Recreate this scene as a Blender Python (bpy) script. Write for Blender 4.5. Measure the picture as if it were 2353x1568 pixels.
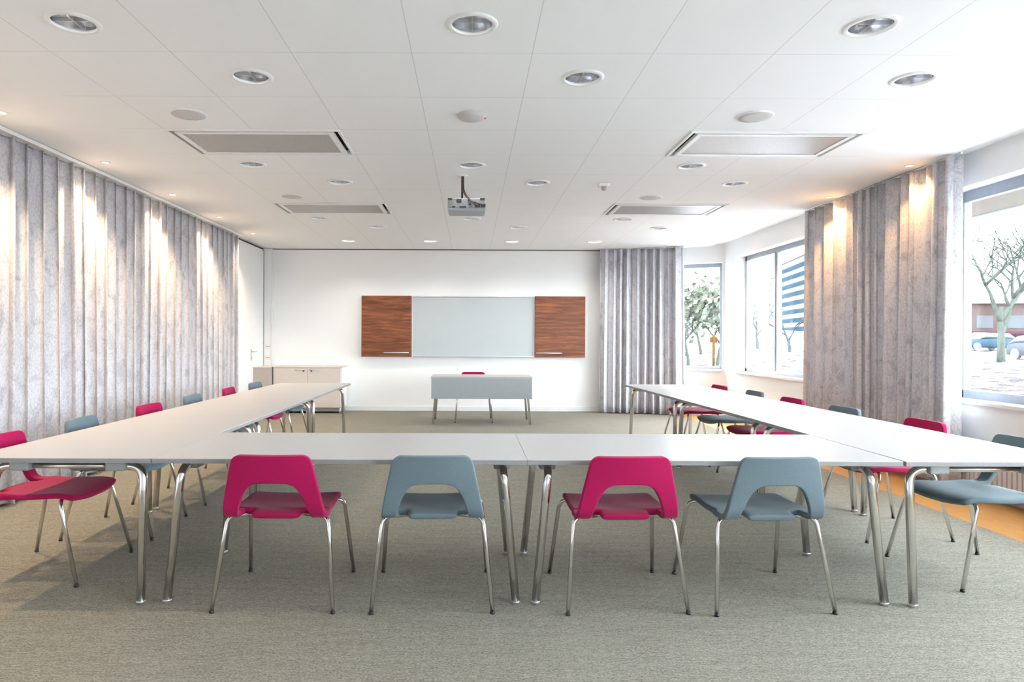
import bpy, bmesh, math, random
from mathutils import Vector, Matrix
random.seed(7)
PI = math.pi
scn = bpy.context.scene
for o in list(bpy.data.objects):
    bpy.data.objects.remove(o)
COL = scn.collection

# ------------------------------------------------------------------ camera
CAM_H = 1.297
CEIL = 2.864
F_PX = 1561.0
cam_d = bpy.data.cameras.new('camera')
cam = bpy.data.objects.new('camera', cam_d); COL.objects.link(cam)
cam_d.sensor_width = 36.0
cam_d.lens = F_PX / 2353.0 * 36.0
cam_d.shift_x = (1176.5 - 1082.0) / 2353.0
cam_d.shift_y = (777.0 - 784.0) / 2353.0
cam_d.clip_start = 0.05; cam_d.clip_end = 600
cam.matrix_world = Matrix.Translation((0, 0, CAM_H)) @ Matrix.Rotation(PI/2, 4, 'X') @ Matrix.Rotation(math.radians(0.24), 4, 'Z')
scn.camera = cam

# ------------------------------------------------------------------ world, exposure
w = bpy.data.worlds.new('world'); scn.world = w; w.use_nodes = True
bg = w.node_tree.nodes['Background']
bg.inputs[0].default_value = (0.86, 0.94, 1.0, 1)
bg.inputs[1].default_value = 7.0
vs = scn.view_settings
scn.display_settings.display_device = 'sRGB'
vs.view_transform = 'Standard'; vs.look = 'None'; vs.gamma = 1.0; vs.use_curve_mapping = False
vs.exposure = 1.85
DOWN_FILL_W = 3.0        # fill light added to each large downlight, though these lamps are off
FAR_W = 12.0         # the lit row at the board
WARM_L = 19.0       # small spots above the left curtain
WARM_R = 13.0       # small spots above the right curtain

# ------------------------------------------------------------------ material helpers
def lin(r, g, b):
    f = lambda c: (c/255/12.92) if c/255 <= 0.04045 else ((c/255+0.055)/1.055)**2.4
    return (f(r), f(g), f(b), 1)
def mat(name, col, rough=0.6, metal=0.0, spec=0.5, noise=None, bump=None, emit=None):
    m = bpy.data.materials.new(name); m.use_nodes = True
    nt = m.node_tree; b = nt.nodes['Principled BSDF']
    b.inputs['Base Color'].default_value = col
    b.inputs['Roughness'].default_value = rough
    b.inputs['Metallic'].default_value = metal
    b.inputs['Specular IOR Level'].default_value = spec
    tc = nt.nodes.new('ShaderNodeTexCoord')
    if noise:
        sc, amt = noise[:2]; stretch = noise[2] if len(noise) > 2 else (1, 1, 1)
        mp = nt.nodes.new('ShaderNodeMapping'); mp.inputs['Scale'].default_value = stretch
        n = nt.nodes.new('ShaderNodeTexNoise'); n.inputs['Scale'].default_value = sc
        n.inputs['Detail'].default_value = 4
        nt.links.new(tc.outputs['Object'], mp.inputs[0]); nt.links.new(mp.outputs[0], n.inputs['Vector'])
        r = nt.nodes.new('ShaderNodeValToRGB')
        r.color_ramp.elements[0].position = 0.3; r.color_ramp.elements[1].position = 0.7
        r.color_ramp.elements[0].color = tuple(c*(1-amt) for c in col[:3]) + (1,)
        r.color_ramp.elements[1].color = tuple(min(1, c*(1+amt)) for c in col[:3]) + (1,)
        nt.links.new(n.outputs['Fac'], r.inputs[0]); nt.links.new(r.outputs[0], b.inputs['Base Color'])
    if bump:
        n2 = nt.nodes.new('ShaderNodeTexNoise'); n2.inputs['Scale'].default_value = bump[0]
        nt.links.new(tc.outputs['Object'], n2.inputs['Vector'])
        bp = nt.nodes.new('ShaderNodeBump'); bp.inputs['Strength'].default_value = bump[1]
        bp.inputs['Distance'].default_value = bump[2] if len(bump) > 2 else 0.002
        nt.links.new(n2.outputs['Fac'], bp.inputs['Height']); nt.links.new(bp.outputs[0], b.inputs['Normal'])
    if emit:
        b.inputs['Emission Color'].default_value = emit[0]; b.inputs['Emission Strength'].default_value = emit[1]
    return m

M = {}
M['wall'] = mat('wall_paint', (0.89, 0.89, 0.89, 1), 0.85, bump=(220, 0.08))
M['trim'] = mat('white_trim', (0.82, 0.82, 0.82, 1), 0.5, noise=(8, 0.02))
M['frame'] = mat('window_frame_grey', lin(150, 158, 168), 0.45, noise=(20, 0.05))
M['sill'] = mat('window_sill_white', (0.85, 0.85, 0.86, 1), 0.35, noise=(10, 0.02))
M['chrome'] = mat('chrome', (0.78, 0.77, 0.75, 1), 0.16, 1.0, bump=(60, 0.02))
M['steel'] = mat('satin_steel', (0.60, 0.60, 0.60, 1), 0.32, 1.0, noise=(60, 0.05))
M['dark'] = mat('dark_plastic', (0.03, 0.03, 0.03, 1), 0.5, noise=(60, 0.2))
M['red'] = mat('crimson_wool', (0.36, 0.004, 0.070, 1), 0.9, spec=0.25, noise=(380, 0.16), bump=(700, 0.5, 0.001))
M['grey'] = mat('blue_grey_wool', (0.135, 0.182, 0.208, 1), 0.9, spec=0.25, noise=(380, 0.14), bump=(700, 0.5, 0.001))
for k in ('red', 'grey'):
    b = M[k].node_tree.nodes['Principled BSDF']
    b.inputs['Sheen Weight'].default_value = 0.12; b.inputs['Sheen Roughness'].default_value = 0.4
M['top'] = mat('white_laminate', (0.47, 0.46, 0.46, 1), 0.33, noise=(40, 0.012), spec=0.6)
M['edge'] = mat('grey_edge_band', (0.25, 0.245, 0.25, 1), 0.5, noise=(30, 0.05))
M['bracket'] = mat('grey_bracket', (0.33, 0.34, 0.34, 1), 0.45, 0.3, noise=(40, 0.06))
M['black'] = mat('black_plastic', (0.015, 0.015, 0.017, 1), 0.4, noise=(80, 0.2))
M['beige'] = mat('birch_laminate', (0.63, 0.57, 0.53, 1), 0.5, noise=(9, 0.04, (1, 1, 14)))
M['taupe'] = mat('taupe_panel', (0.42, 0.37, 0.34, 1), 0.6, noise=(9, 0.05, (1, 1, 10)))
M['panelgrey'] = mat('silver_grey_panel', (0.36, 0.385, 0.40, 1), 0.45, noise=(14, 0.02))
M['board'] = mat('whiteboard_enamel', (0.49, 0.53, 0.545, 1), 0.2, noise=(5, 0.01))
M['alu'] = mat('aluminium', (0.70, 0.71, 0.72, 1), 0.35, 0.8, noise=(30, 0.03))
M['fixture'] = mat('fixture_white', (0.84, 0.84, 0.83, 1), 0.4, noise=(20, 0.01))
M['reflector'] = mat('reflector_metal', (0.72, 0.73, 0.76, 1), 0.22, 1.0, noise=(14, 0.12, (1, 6, 1)))
M['speaker'] = mat('speaker_grille', (0.60, 0.585, 0.565, 1), 0.7, noise=(600, 0.12))
M['redled'] = mat('red_indicator', (0.7, 0.03, 0.04, 1), 0.4, noise=(30, 0.05))
M['cap'] = mat('brass_grey_sensor', (0.40, 0.37, 0.32, 1), 0.5, noise=(30, 0.1))
M['projgrey'] = mat('projector_grey', (0.19, 0.20, 0.22, 1), 0.5, noise=(30, 0.05))
M['projlight'] = mat('projector_shell', (0.42, 0.45, 0.49, 1), 0.45, noise=(30, 0.03))
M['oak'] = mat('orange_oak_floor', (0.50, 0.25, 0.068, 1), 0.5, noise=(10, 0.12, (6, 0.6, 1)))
M['radiator'] = mat('radiator_enamel', (0.66, 0.63, 0.61, 1), 0.5, noise=(10, 0.02))
M['cable'] = mat('brown_cable', (0.06, 0.04, 0.035, 1), 0.5, noise=(60, 0.3))
M['void'] = mat('black_gap', (0.03, 0.028, 0.025, 1), 0.8, noise=(10, 0.1))
M['soffit'] = mat('peach_soffit_board', (0.085, 0.065, 0.043, 1), 0.8, noise=(4, 0.05, (1, 8, 1)))
EMW = mat('warm_lamp_lens', (1, 0.85, 0.6, 1), 0.4, noise=(5, 0.01), emit=((1.0, 0.80, 0.52, 1), 14))
EMO = mat('orange_lamp_lens', (1, 0.7, 0.4, 1), 0.4, noise=(5, 0.01), emit=((1.0, 0.62, 0.30, 1), 14))
EMN = mat('lit_tube', (1, 0.98, 0.94, 1), 0.4, noise=(5, 0.01), emit=((1.0, 0.97, 0.90, 1), 6))

# carpet
def carpet():
    m = bpy.data.materials.new('looped_carpet'); m.use_nodes = True
    nt = m.node_tree; b = nt.nodes['Principled BSDF']; b.inputs['Roughness'].default_value = 0.95
    b.inputs['Specular IOR Level'].default_value = 0.1
    tc = nt.nodes.new('ShaderNodeTexCoord')
    def nz(scale, stretch, det=3):
        mp = nt.nodes.new('ShaderNodeMapping'); mp.inputs['Scale'].default_value = stretch
        n = nt.nodes.new('ShaderNodeTexNoise'); n.inputs['Scale'].default_value = scale; n.inputs['Detail'].default_value = det
        nt.links.new(tc.outputs['Object'], mp.inputs[0]); nt.links.new(mp.outputs[0], n.inputs['Vector']); return n
    n1 = nz(150, (0.7, 1.3, 1)); n2 = nz(14, (0.25, 1.6, 1)); n3 = nz(60, (0.5, 1.5, 1))
    r = nt.nodes.new('ShaderNodeValToRGB'); e = r.color_ramp.elements
    e[0].position = 0.33; e[0].color = (0.100, 0.092, 0.074, 1)
    e[1].position = 0.67; e[1].color = (0.37, 0.355, 0.30, 1)
    mx = nt.nodes.new('ShaderNodeMath'); mx.operation = 'MULTIPLY_ADD'; mx.inputs[1].default_value = 0.30
    mx2 = nt.nodes.new('ShaderNodeMath'); mx2.operation = 'MULTIPLY_ADD'; mx2.inputs[1].default_value = 0.12
    mx3 = nt.nodes.new('ShaderNodeMath'); mx3.operation = 'MULTIPLY'; mx3.inputs[1].default_value = 0.58
    nt.links.new(n1.outputs['Fac'], mx3.inputs[0])
    nt.links.new(n2.outputs['Fac'], mx2.inputs[0]); nt.links.new(mx3.outputs[0], mx2.inputs[2])
    nt.links.new(n3.outputs['Fac'], mx.inputs[0]); nt.links.new(mx2.outputs[0], mx.inputs[2])
    nt.links.new(mx.outputs[0], r.inputs[0]); nt.links.new(r.outputs[0], b.inputs['Base Color'])
    bp = nt.nodes.new('ShaderNodeBump'); bp.inputs['Strength'].default_value = 0.5; bp.inputs['Distance'].default_value = 0.003
    nt.links.new(n1.outputs['Fac'], bp.inputs['Height']); nt.links.new(bp.outputs[0], b.inputs['Normal'])
    return m
M['carpet'] = carpet()

TX, TY = 0.663, 0.690
TX0, TY0 = 0.3315, 3.735
def ceiling_mat():
    m = bpy.data.materials.new('ceiling_tiles'); m.use_nodes = True
    nt = m.node_tree; b = nt.nodes['Principled BSDF']; b.inputs['Roughness'].default_value = 0.9
    b.inputs['Specular IOR Level'].default_value = 0.15
    tc = nt.nodes.new('ShaderNodeTexCoord'); sp = nt.nodes.new('ShaderNodeSeparateXYZ')
    nt.links.new(tc.outputs['Object'], sp.inputs[0])
    def math_(op, a, bb=None, c=None):
        n = nt.nodes.new('ShaderNodeMath'); n.operation = op
        for i, v in enumerate((a, bb, c)):
            if v is None: continue
            if isinstance(v, (int, float)): n.inputs[i].default_value = v
            else: nt.links.new(v, n.inputs[i])
        return n.outputs[0]
    def line(out, off, per, wd):
        a = math_('SUBTRACT', out, off - per*40); a = math_('DIVIDE', a, per); a = math_('FRACT', a)
        a = math_('SUBTRACT', a, 0.5); a = math_('ABSOLUTE', a)       # 0.5 on the joint
        return math_('GREATER_THAN', a, 0.5 - wd/per)
    lx = line(sp.outputs[0], TX0, TX, 0.0028); ly = line(sp.outputs[1], TY0, TY, 0.0022)
    inx = math_('LESS_THAN', math_('ABSOLUTE', math_('SUBTRACT', sp.outputs[0], 0.33)), 3.0)
    ln = math_('MULTIPLY', math_('MAXIMUM', lx, ly), inx)
    n = nt.nodes.new('ShaderNodeTexNoise'); n.inputs['Scale'].default_value = 90
    nt.links.new(tc.outputs['Object'], n.inputs['Vector'])
    mix = nt.nodes.new('ShaderNodeMix'); mix.data_type = 'RGBA'
    mix.inputs['A'].default_value = (0.91, 0.91, 0.91, 1); mix.inputs['B'].default_value = (0.72, 0.72, 0.72, 1)
    nt.links.new(ln, mix.inputs['Factor']); nt.links.new(mix.outputs['Result'], b.inputs['Base Color'])
    bp = nt.nodes.new('ShaderNodeBump'); bp.inputs['Strength'].default_value = 0.12; bp.inputs['Distance'].default_value = 0.002
    nt.links.new(n.outputs['Fac'], bp.inputs['Height']); nt.links.new(bp.outputs[0], b.inputs['Normal'])
    return m
M['ceiling'] = ceiling_mat()

def curtain_mat(name, base, dark, amount):
    m = bpy.data.materials.new(name); m.use_nodes = True
    nt = m.node_tree; b = nt.nodes['Principled BSDF']; b.inputs['Roughness'].default_value = 0.8
    b.inputs['Specular IOR Level'].default_value = 0.2
    b.inputs['Sheen Weight'].default_value = 0.3
    uv = nt.nodes.new('ShaderNodeUVMap'); uv.uv_map = 'UVMap'
    def nz(scale, stretch, det, dist=0):
        mp = nt.nodes.new('ShaderNodeMapping'); mp.inputs['Scale'].default_value = stretch
        n = nt.nodes.new('ShaderNodeTexNoise'); n.inputs['Scale'].default_value = scale
        n.inputs['Detail'].default_value = det; n.inputs['Distortion'].default_value = dist
        nt.links.new(uv.outputs[0], mp.inputs[0]); nt.links.new(mp.outputs[0], n.inputs['Vector']); return n
    a = nz(11, (1, 0.55, 1), 7, 0.7); c = nz(95, (1, 0.45, 1), 3); d = nz(2.2, (1, 1, 1), 3)
    r = nt.nodes.new('ShaderNodeValToRGB'); e = r.color_ramp.elements
    e[0].position = 0.50; e[0].color = (0, 0, 0, 1); e[1].position = 0.66; e[1].color = (1, 1, 1, 1)
    nt.links.new(a.outputs['Fac'], r.inputs[0])
    r2 = nt.nodes.new('ShaderNodeValToRGB'); e = r2.color_ramp.elements
    e[0].position = 0.42; e[0].color = (0, 0, 0, 1); e[1].position = 0.62; e[1].color = (1, 1, 1, 1)
    nt.links.new(c.outputs['Fac'], r2.inputs[0])
    mu = nt.nodes.new('ShaderNodeMath'); mu.operation = 'MULTIPLY'
    nt.links.new(r.outputs[0], mu.inputs[0]); nt.links.new(d.outputs['Fac'], mu.inputs[1])
    # thin wandering branches in the print: narrow band around the middle value of a noise
    v = nz(3.6, (1, 0.75, 1), 3, 0.9)
    s1 = nt.nodes.new('ShaderNodeMath'); s1.operation = 'SUBTRACT'; s1.inputs[1].default_value = 0.5
    ab = nt.nodes.new('ShaderNodeMath'); ab.operation = 'ABSOLUTE'
    lt = nt.nodes.new('ShaderNodeMath'); lt.operation = 'LESS_THAN'; lt.inputs[1].default_value = 0.004
    nt.links.new(v.outputs['Fac'], s1.inputs[0]); nt.links.new(s1.outputs[0], ab.inputs[0]); nt.links.new(ab.outputs[0], lt.inputs[0])
    ml = nt.nodes.new('ShaderNodeMath'); ml.operation = 'MULTIPLY'; ml.inputs[1].default_value = 0.38
    nt.links.new(lt.outputs[0], ml.inputs[0])
    m2 = nt.nodes.new('ShaderNodeMath'); m2.operation = 'MULTIPLY_ADD'; m2.inputs[1].default_value = 0.45
    nt.links.new(r2.outputs[0], m2.inputs[0]); nt.links.new(mu.outputs[0], m2.inputs[2])
    m3 = nt.nodes.new('ShaderNodeMath'); m3.operation = 'MULTIPLY'; m3.inputs[1].default_value = amount
    nt.links.new(m2.outputs[0], m3.inputs[0])
    m4 = nt.nodes.new('ShaderNodeMath'); m4.operation = 'MAXIMUM'
    nt.links.new(m3.outputs[0], m4.inputs[0]); nt.links.new(ml.outputs[0], m4.inputs[1])
    mix = nt.nodes.new('ShaderNodeMix'); mix.data_type = 'RGBA'
    mix.inputs['A'].default_value = base; mix.inputs['B'].default_value = dark
    nt.links.new(m4.outputs[0], mix.inputs['Factor']); nt.links.new(mix.outputs['Result'], b.inputs['Base Color'])
    # cloth lets a little light through
    tl = nt.nodes.new('ShaderNodeBsdfTranslucent'); nt.links.new(mix.outputs['Result'], tl.inputs[0])
    ms = nt.nodes.new('ShaderNodeMixShader'); ms.inputs[0].default_value = 0.12
    out = nt.nodes['Material Output']
    nt.links.new(b.outputs[0], ms.inputs[1]); nt.links.new(tl.outputs[0], ms.inputs[2]); nt.links.new(ms.outputs[0], out.inputs[0])
    return m
M['curtain'] = curtain_mat('printed_curtain', (0.73, 0.72, 0.76, 1), (0.22, 0.22, 0.27, 1), 0.60)

def glass_mat():
    m = bpy.data.materials.new('window_glass'); m.use_nodes = True
    nt = m.node_tree; nt.nodes.remove(nt.nodes['Principled BSDF'])
    t = nt.nodes.new('ShaderNodeBsdfTransparent'); t.inputs[0].default_value = (0.97, 0.985, 0.99, 1)
    g = nt.nodes.new('ShaderNodeBsdfGlossy'); g.inputs['Roughness'].default_value = 0.02
    lw = nt.nodes.new('ShaderNodeLayerWeight'); lw.inputs['Blend'].default_value = 0.5
    pw = nt.nodes.new('ShaderNodeMath'); pw.operation = 'POWER'; pw.inputs[1].default_value = 5
    ml = nt.nodes.new('ShaderNodeMath'); ml.operation = 'MULTIPLY_ADD'; ml.inputs[1].default_value = 0.5; ml.inputs[2].default_value = 0.03
    nt.links.new(lw.outputs['Facing'], pw.inputs[0]); nt.links.new(pw.outputs[0], ml.inputs[0])
    mx = nt.nodes.new('ShaderNodeMixShader')
    nt.links.new(ml.outputs[0], mx.inputs[0]); nt.links.new(t.outputs[0], mx.inputs[1]); nt.links.new(g.outputs[0], mx.inputs[2])
    nt.links.new(mx.outputs[0], nt.nodes['Material Output'].inputs[0])
    return m
M['glass'] = glass_mat()

def walnut():
    m = bpy.data.materials.new('walnut_veneer'); m.use_nodes = True
    nt = m.node_tree; b = nt.nodes['Principled BSDF']; b.inputs['Roughness'].default_value = 0.38
    tc = nt.nodes.new('ShaderNodeTexCoord')
    mp = nt.nodes.new('ShaderNodeMapping'); mp.inputs['Scale'].default_value = (0.8, 1, 9)
    n = nt.nodes.new('ShaderNodeTexNoise'); n.inputs['Scale'].default_value = 2.2; n.inputs['Detail'].default_value = 9
    n.inputs['Distortion'].default_value = 0.8; n.inputs['Roughness'].default_value = 0.62
    nt.links.new(tc.outputs['Object'], mp.inputs[0]); nt.links.new(mp.outputs[0], n.inputs['Vector'])
    r = nt.nodes.new('ShaderNodeValToRGB'); e = r.color_ramp.elements
    e[0].position = 0.30; e[0].color = (0.085, 0.026, 0.012, 1)
    e[1].position = 0.72; e[1].color = (0.40, 0.140, 0.060, 1)
    x = r.color_ramp.elements.new(0.5); x.color = (0.20, 0.064, 0.028, 1)
    nt.links.new(n.outputs['Fac'], r.inputs[0]); nt.links.new(r.outputs[0], b.inputs['Base Color'])
    return m
M['walnut'] = walnut()

def mesh_grille(name, c1, c2):
    m = bpy.data.materials.new(name); m.use_nodes = True
    nt = m.node_tree; b = nt.nodes['Principled BSDF']; b.inputs['Roughness'].default_value = 0.42
    b.inputs['Metallic'].default_value = 0.55
    tc = nt.nodes.new('ShaderNodeTexCoord')
    v = nt.nodes.new('ShaderNodeTexVoronoi'); v.inputs['Scale'].default_value = 240
    nt.links.new(tc.outputs['Object'], v.inputs['Vector'])
    r = nt.nodes.new('ShaderNodeValToRGB'); r.color_ramp.elements[0].color = c1; r.color_ramp.elements[1].color = c2
    r.color_ramp.elements[0].position = 0.1; r.color_ramp.elements[1].position = 0.5
    nt.links.new(v.outputs['Distance'], r.inputs[0]); nt.links.new(r.outputs[0], b.inputs['Base Color'])
    return m
M['perf'] = mesh_grille('perforated_metal', (0.16, 0.155, 0.15, 1), (0.46, 0.45, 0.44, 1))

# ------------------------------------------------------------------ mesh helpers
def add_box(bm, lo, hi, bevel=0.0, rot=None):
    lo = Vector(lo); hi = Vector(hi)
    c = (lo+hi)/2; s = hi-lo
    r = bmesh.ops.create_cube(bm, size=1.0)
    vs_ = r['verts']
    for v in vs_:
        v.co = Vector((v.co.x*s.x, v.co.y*s.y, v.co.z*s.z))
        if rot is not None: v.co = rot @ v.co
        v.co += c
    if bevel > 0:
        es = list({e for v in vs_ for e in v.link_edges})
        bmesh.ops.bevel(bm, geom=es, offset=bevel, segments=2, profile=0.6, affect='EDGES')
def add_tube(bm, pts, rad, seg=12, cap=True):
    pts = [Vector(p) for p in pts]
    n = len(pts); rads = rad if isinstance(rad, (list, tuple)) else [rad]*n
    rings = []; prev = None
    for i, p in enumerate(pts):
        t = (pts[min(i+1, n-1)] - pts[max(i-1, 0)])
        t = t.normalized() if t.length > 1e-9 else Vector((0, 0, 1))
        if prev is None:
            a = Vector((0, 0, 1)) if abs(t.z) < 0.9 else Vector((1, 0, 0))
            u = t.cross(a).normalized()
        else:
            u = (prev - t*prev.dot(t)).normalized()
        prev = u; v = t.cross(u)
        rings.append([bm.verts.new(p + (u*math.cos(2*PI*k/seg) + v*math.sin(2*PI*k/seg))*rads[i]) for k in range(seg)])
    for a, b_ in zip(rings, rings[1:]):
        for k in range(seg):
            f = bm.faces.new((a[k], a[(k+1) % seg], b_[(k+1) % seg], b_[k])); f.smooth = True
    if cap:
        bm.faces.new(list(reversed(rings[0]))); bm.faces.new(rings[-1])
def fillet(pts, r, n=6):
    pts = [Vector(p) for p in pts]; out = [pts[0]]
    for i in range(1, len(pts)-1):
        a, b_, c = pts[i-1], pts[i], pts[i+1]
        d1 = (a-b_); d2 = (c-b_); rr = min(r, d1.length*0.49, d2.length*0.49)
        p0 = b_ + d1.normalized()*rr; p1 = b_ + d2.normalized()*rr
        for k in range(n+1):
            t = k/n; out.append(p0*(1-t)**2 + b_*2*t*(1-t) + p1*t*t)
    out.append(pts[-1]); return out
def add_lathe(bm, prof, center, seg=32, smooth=True):
    """prof: list of (radius, z). spins around z at center"""
    cx, cy, cz = center; rings = []
    for r, z in prof:
        if r < 1e-6: rings.append([bm.verts.new((cx, cy, cz+z))])
        else: rings.append([bm.verts.new((cx + r*math.cos(2*PI*k/seg), cy + r*math.sin(2*PI*k/seg), cz+z)) for k in range(seg)])
    for a, b_ in zip(rings, rings[1:]):
        for k in range(seg):
            k2 = (k+1) % seg
            if len(a) == 1 and len(b_) == 1: continue
            if len(a) == 1: f = bm.faces.new((a[0], b_[k2], b_[k]))
            elif len(b_) == 1: f = bm.faces.new((a[k], a[k2], b_[0]))
            else: f = bm.faces.new((a[k], a[k2], b_[k2], b_[k]))
            f.smooth = smooth
def obj(name, bm, m, parent=None, loc=None, smooth=False, recalc=True):
    if recalc: bmesh.ops.recalc_face_normals(bm, faces=bm.faces)
    me = bpy.data.meshes.new(name); bm.to_mesh(me); bm.free()
    if smooth:
        for p in me.polygons: p.use_smooth = True
    ms = m if isinstance(m, (list, tuple)) else [m]
    for x in ms: me.materials.append(x)
    o = bpy.data.objects.new(name, me); COL.objects.link(o)
    if loc: o.location = loc
    if parent: o.parent = parent
    return o
def thing(name, label, cat, loc=(0, 0, 0), rz=0.0, group=None):
    o = bpy.data.objects.new(name, None); COL.objects.link(o); o.empty_display_size = 0.1
    o.location = loc; o.rotation_euler = (0, 0, rz); o['label'] = label; o['category'] = cat
    if group: o['group'] = group
    return o
def tag(o, label, cat, group=None, kind=None):
    o['label'] = label; o['category'] = cat
    if group: o['group'] = group
    if kind: o['kind'] = kind
    return o
def struct(name, bm, m, parent=None, **kw):
    o = obj(name, bm, m, parent, **kw)
    if parent is None: o['kind'] = 'structure'
    return o
def copy_tree(o, parent=None):
    c = o.copy(); COL.objects.link(c)
    if parent: c.parent = parent
    for ch in list(o.children):
        copy_tree(ch, c)
    return c
def dup(o, loc, rz, label, group=None):
    c = copy_tree(o); c.location = loc; c.rotation_euler = (0, 0, rz); c['label'] = label
    if group: c['group'] = group
    return c
def boxobj(name, lo, hi, m, parent=None, bevel=0.0, kind=None):
    bm = bmesh.new(); add_box(bm, lo, hi, bevel); o = obj(name, bm, m, parent)
    if kind: o['kind'] = kind
    return o
def S(name, lo, hi, m, bevel=0.0): return boxobj(name, lo, hi, m, None, bevel, 'structure')

# ------------------------------------------------------------------ room shell
Y_REAR, Y_BACK = -3.2, 12.05
XL, XR, WT = -3.66, 4.25, 0.28
S('floor', (XL-0.1, Y_REAR-0.1, -0.12), (3.55, Y_BACK+0.2, 0.0), M['carpet'])
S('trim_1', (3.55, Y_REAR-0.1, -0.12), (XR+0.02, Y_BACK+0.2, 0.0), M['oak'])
bm = bmesh.new(); add_box(bm, (XL-0.2, Y_REAR, 0), (XL, Y_BACK+0.2, CEIL+0.1)); struct('wall_left', bm, M['wall'])
bm = bmesh.new(); add_box(bm, (XL, Y_BACK, 0), (3.2, Y_BACK+0.2, CEIL+0.1)); struct('wall_back', bm, M['wall'])
bm = bmesh.new(); add_box(bm, (XL-0.2, Y_REAR-0.2, 0), (XR+WT, Y_REAR, CEIL+0.1)); struct('wall_rear', bm, M['wall'])
S('baseboard_back', (-3.4, Y_BACK-0.015, 0.0), (2.9, Y_BACK, 0.085), M['trim'], 0.004)
S('baseboard_left', (XL, Y_REAR, 0.0), (XL+0.015, 10.45, 0.085), M['trim'], 0.004)
S('trim_2', (XL, 11.93, 0.0), (-3.51, Y_BACK, CEIL-0.01), M['wall'], 0.004)   # corner pilaster

# wall with windows on the right: piers, sill wall, lintel as one mesh
Z0, Z1 = 0.78, 2.62
WINS = [(7.35, 10.91), (1.6, 6.15), (-2.6, 0.9)]
bm = bmesh.new()
ys = [Y_REAR]
for a, b_ in sorted(WINS):
    ys += [a, b_]
ys.append(11.40)
for i in range(0, len(ys), 2):
    add_box(bm, (XR, ys[i], Z0), (XR+WT, ys[i+1], Z1))
add_box(bm, (XR, Y_REAR, 0), (XR+WT, 11.40, Z0)); add_box(bm, (XR, Y_REAR, Z1), (XR+WT, 11.40, CEIL+0.12))
struct('wall_right', bm, M['wall'])

# angled bay wall between right wall and back wall
P0 = Vector((XR, 11.40, 0)); P1 = Vector((2.95, 12.06, 0))
dv = (P1-P0); LEN = dv.length; dv.normalize(); nv = Vector((-dv.y, dv.x, 0))
if nv.y < 0: nv = -nv                                   # outward
ang = math.atan2(dv.y, dv.x)
MB = Matrix.Translation(P0) @ Matrix(((dv.x, nv.x, 0, 0), (dv.y, nv.y, 0, 0), (0, 0, 1, 0), (0, 0, 0, 1)))
def bay_t(xpx):                                         # distance along the bay wall seen at a photo column
    k = (xpx-1082.0)/F_PX
    return (k*P0.y - P0.x) / (dv.x - k*dv.y)
tb0, tb1 = 0.04, 0.86
bm = bmesh.new()
add_box(bm, (-0.25, 0, 0), (LEN+0.1, 0.25, Z0)); add_box(bm, (-0.25, 0, Z1-0.03), (LEN+0.1, 0.25, CEIL+0.1))
add_box(bm, (-0.25, 0, Z0), (tb0, 0.25, Z1-0.03)); add_box(bm, (tb1, 0, Z0), (LEN+0.1, 0.25, Z1-0.03))
bm.transform(MB); struct('wall_bay', bm, M['wall'])

def window(name, a, b_, mulls, z0=Z0, z1=Z1, Mx=None, depth=0.15, fw=0.055):
    """built in a local frame: along x = a..b_, outward = +y"""
    root = bpy.data.objects.new(name, None); COL.objects.link(root); root['kind'] = 'structure'
    bm = bmesh.new(); y0, y1 = depth, depth+0.06
    add_box(bm, (a, y0, z0), (b_, y1, z0+fw), 0.004); add_box(bm, (a, y0, z1-fw*1.3), (b_, y1, z1), 0.004)
    add_box(bm, (a, y0, z0), (a+fw, y1, z1), 0.004); add_box(bm, (b_-fw, y0, z0), (b_, y1, z1), 0.004)
    for m_ in mulls:
        add_box(bm, (m_-fw*0.95, y0-0.005, z0+fw), (m_-0.012, y1, z1-fw), 0.004)
        add_box(bm, (m_+0.012, y0-0.005, z0+fw), (m_+fw*0.95, y1, z1-fw), 0.004)
        add_box(bm, (m_-0.012, y0+0.01, z0+fw), (m_+0.012, y1, z1-fw))
    bm.transform(Mx); obj('window_frame', bm, M['frame'], root)
    bm = bmesh.new(); add_box(bm, (a-0.0, -0.03, z0-0.028), (b_+0.0, depth+0.01, z0+0.004), 0.006)
    bm.transform(Mx); obj('window_sill', bm, M['sill'], root)
    edges = [a+fw] + [v for m_ in mulls for v in (m_-fw, m_+fw)] + [b_-fw]
    for i in range(0, len(edges), 2):
        bm = bmesh.new(); add_box(bm, (edges[i], y0+0.027, z0+fw), (edges[i+1], y0+0.033, z1-fw))
        bm.transform(Mx); obj('pane', bm, M['glass'], root)
    return root
MR = Matrix(((0, 1, 0, XR), (1, 0, 0, 0), (0, 0, 1, 0), (0, 0, 0, 1)))      # x_local -> world y, y_local -> world x
window('window_1', tb0, tb1, [], z1=Z1-0.03, Mx=MB, fw=0.05)
window('window_2', 7.36, 10.90, [9.80, 8.62], Mx=MR)
window('window_3', 1.61, 6.14, [3.85], Mx=MR, fw=0.075)
window('window_4_added', -2.59, 0.89, [-0.9], Mx=MR)  # unseen window behind the camera, added to let in more daylight

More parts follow.
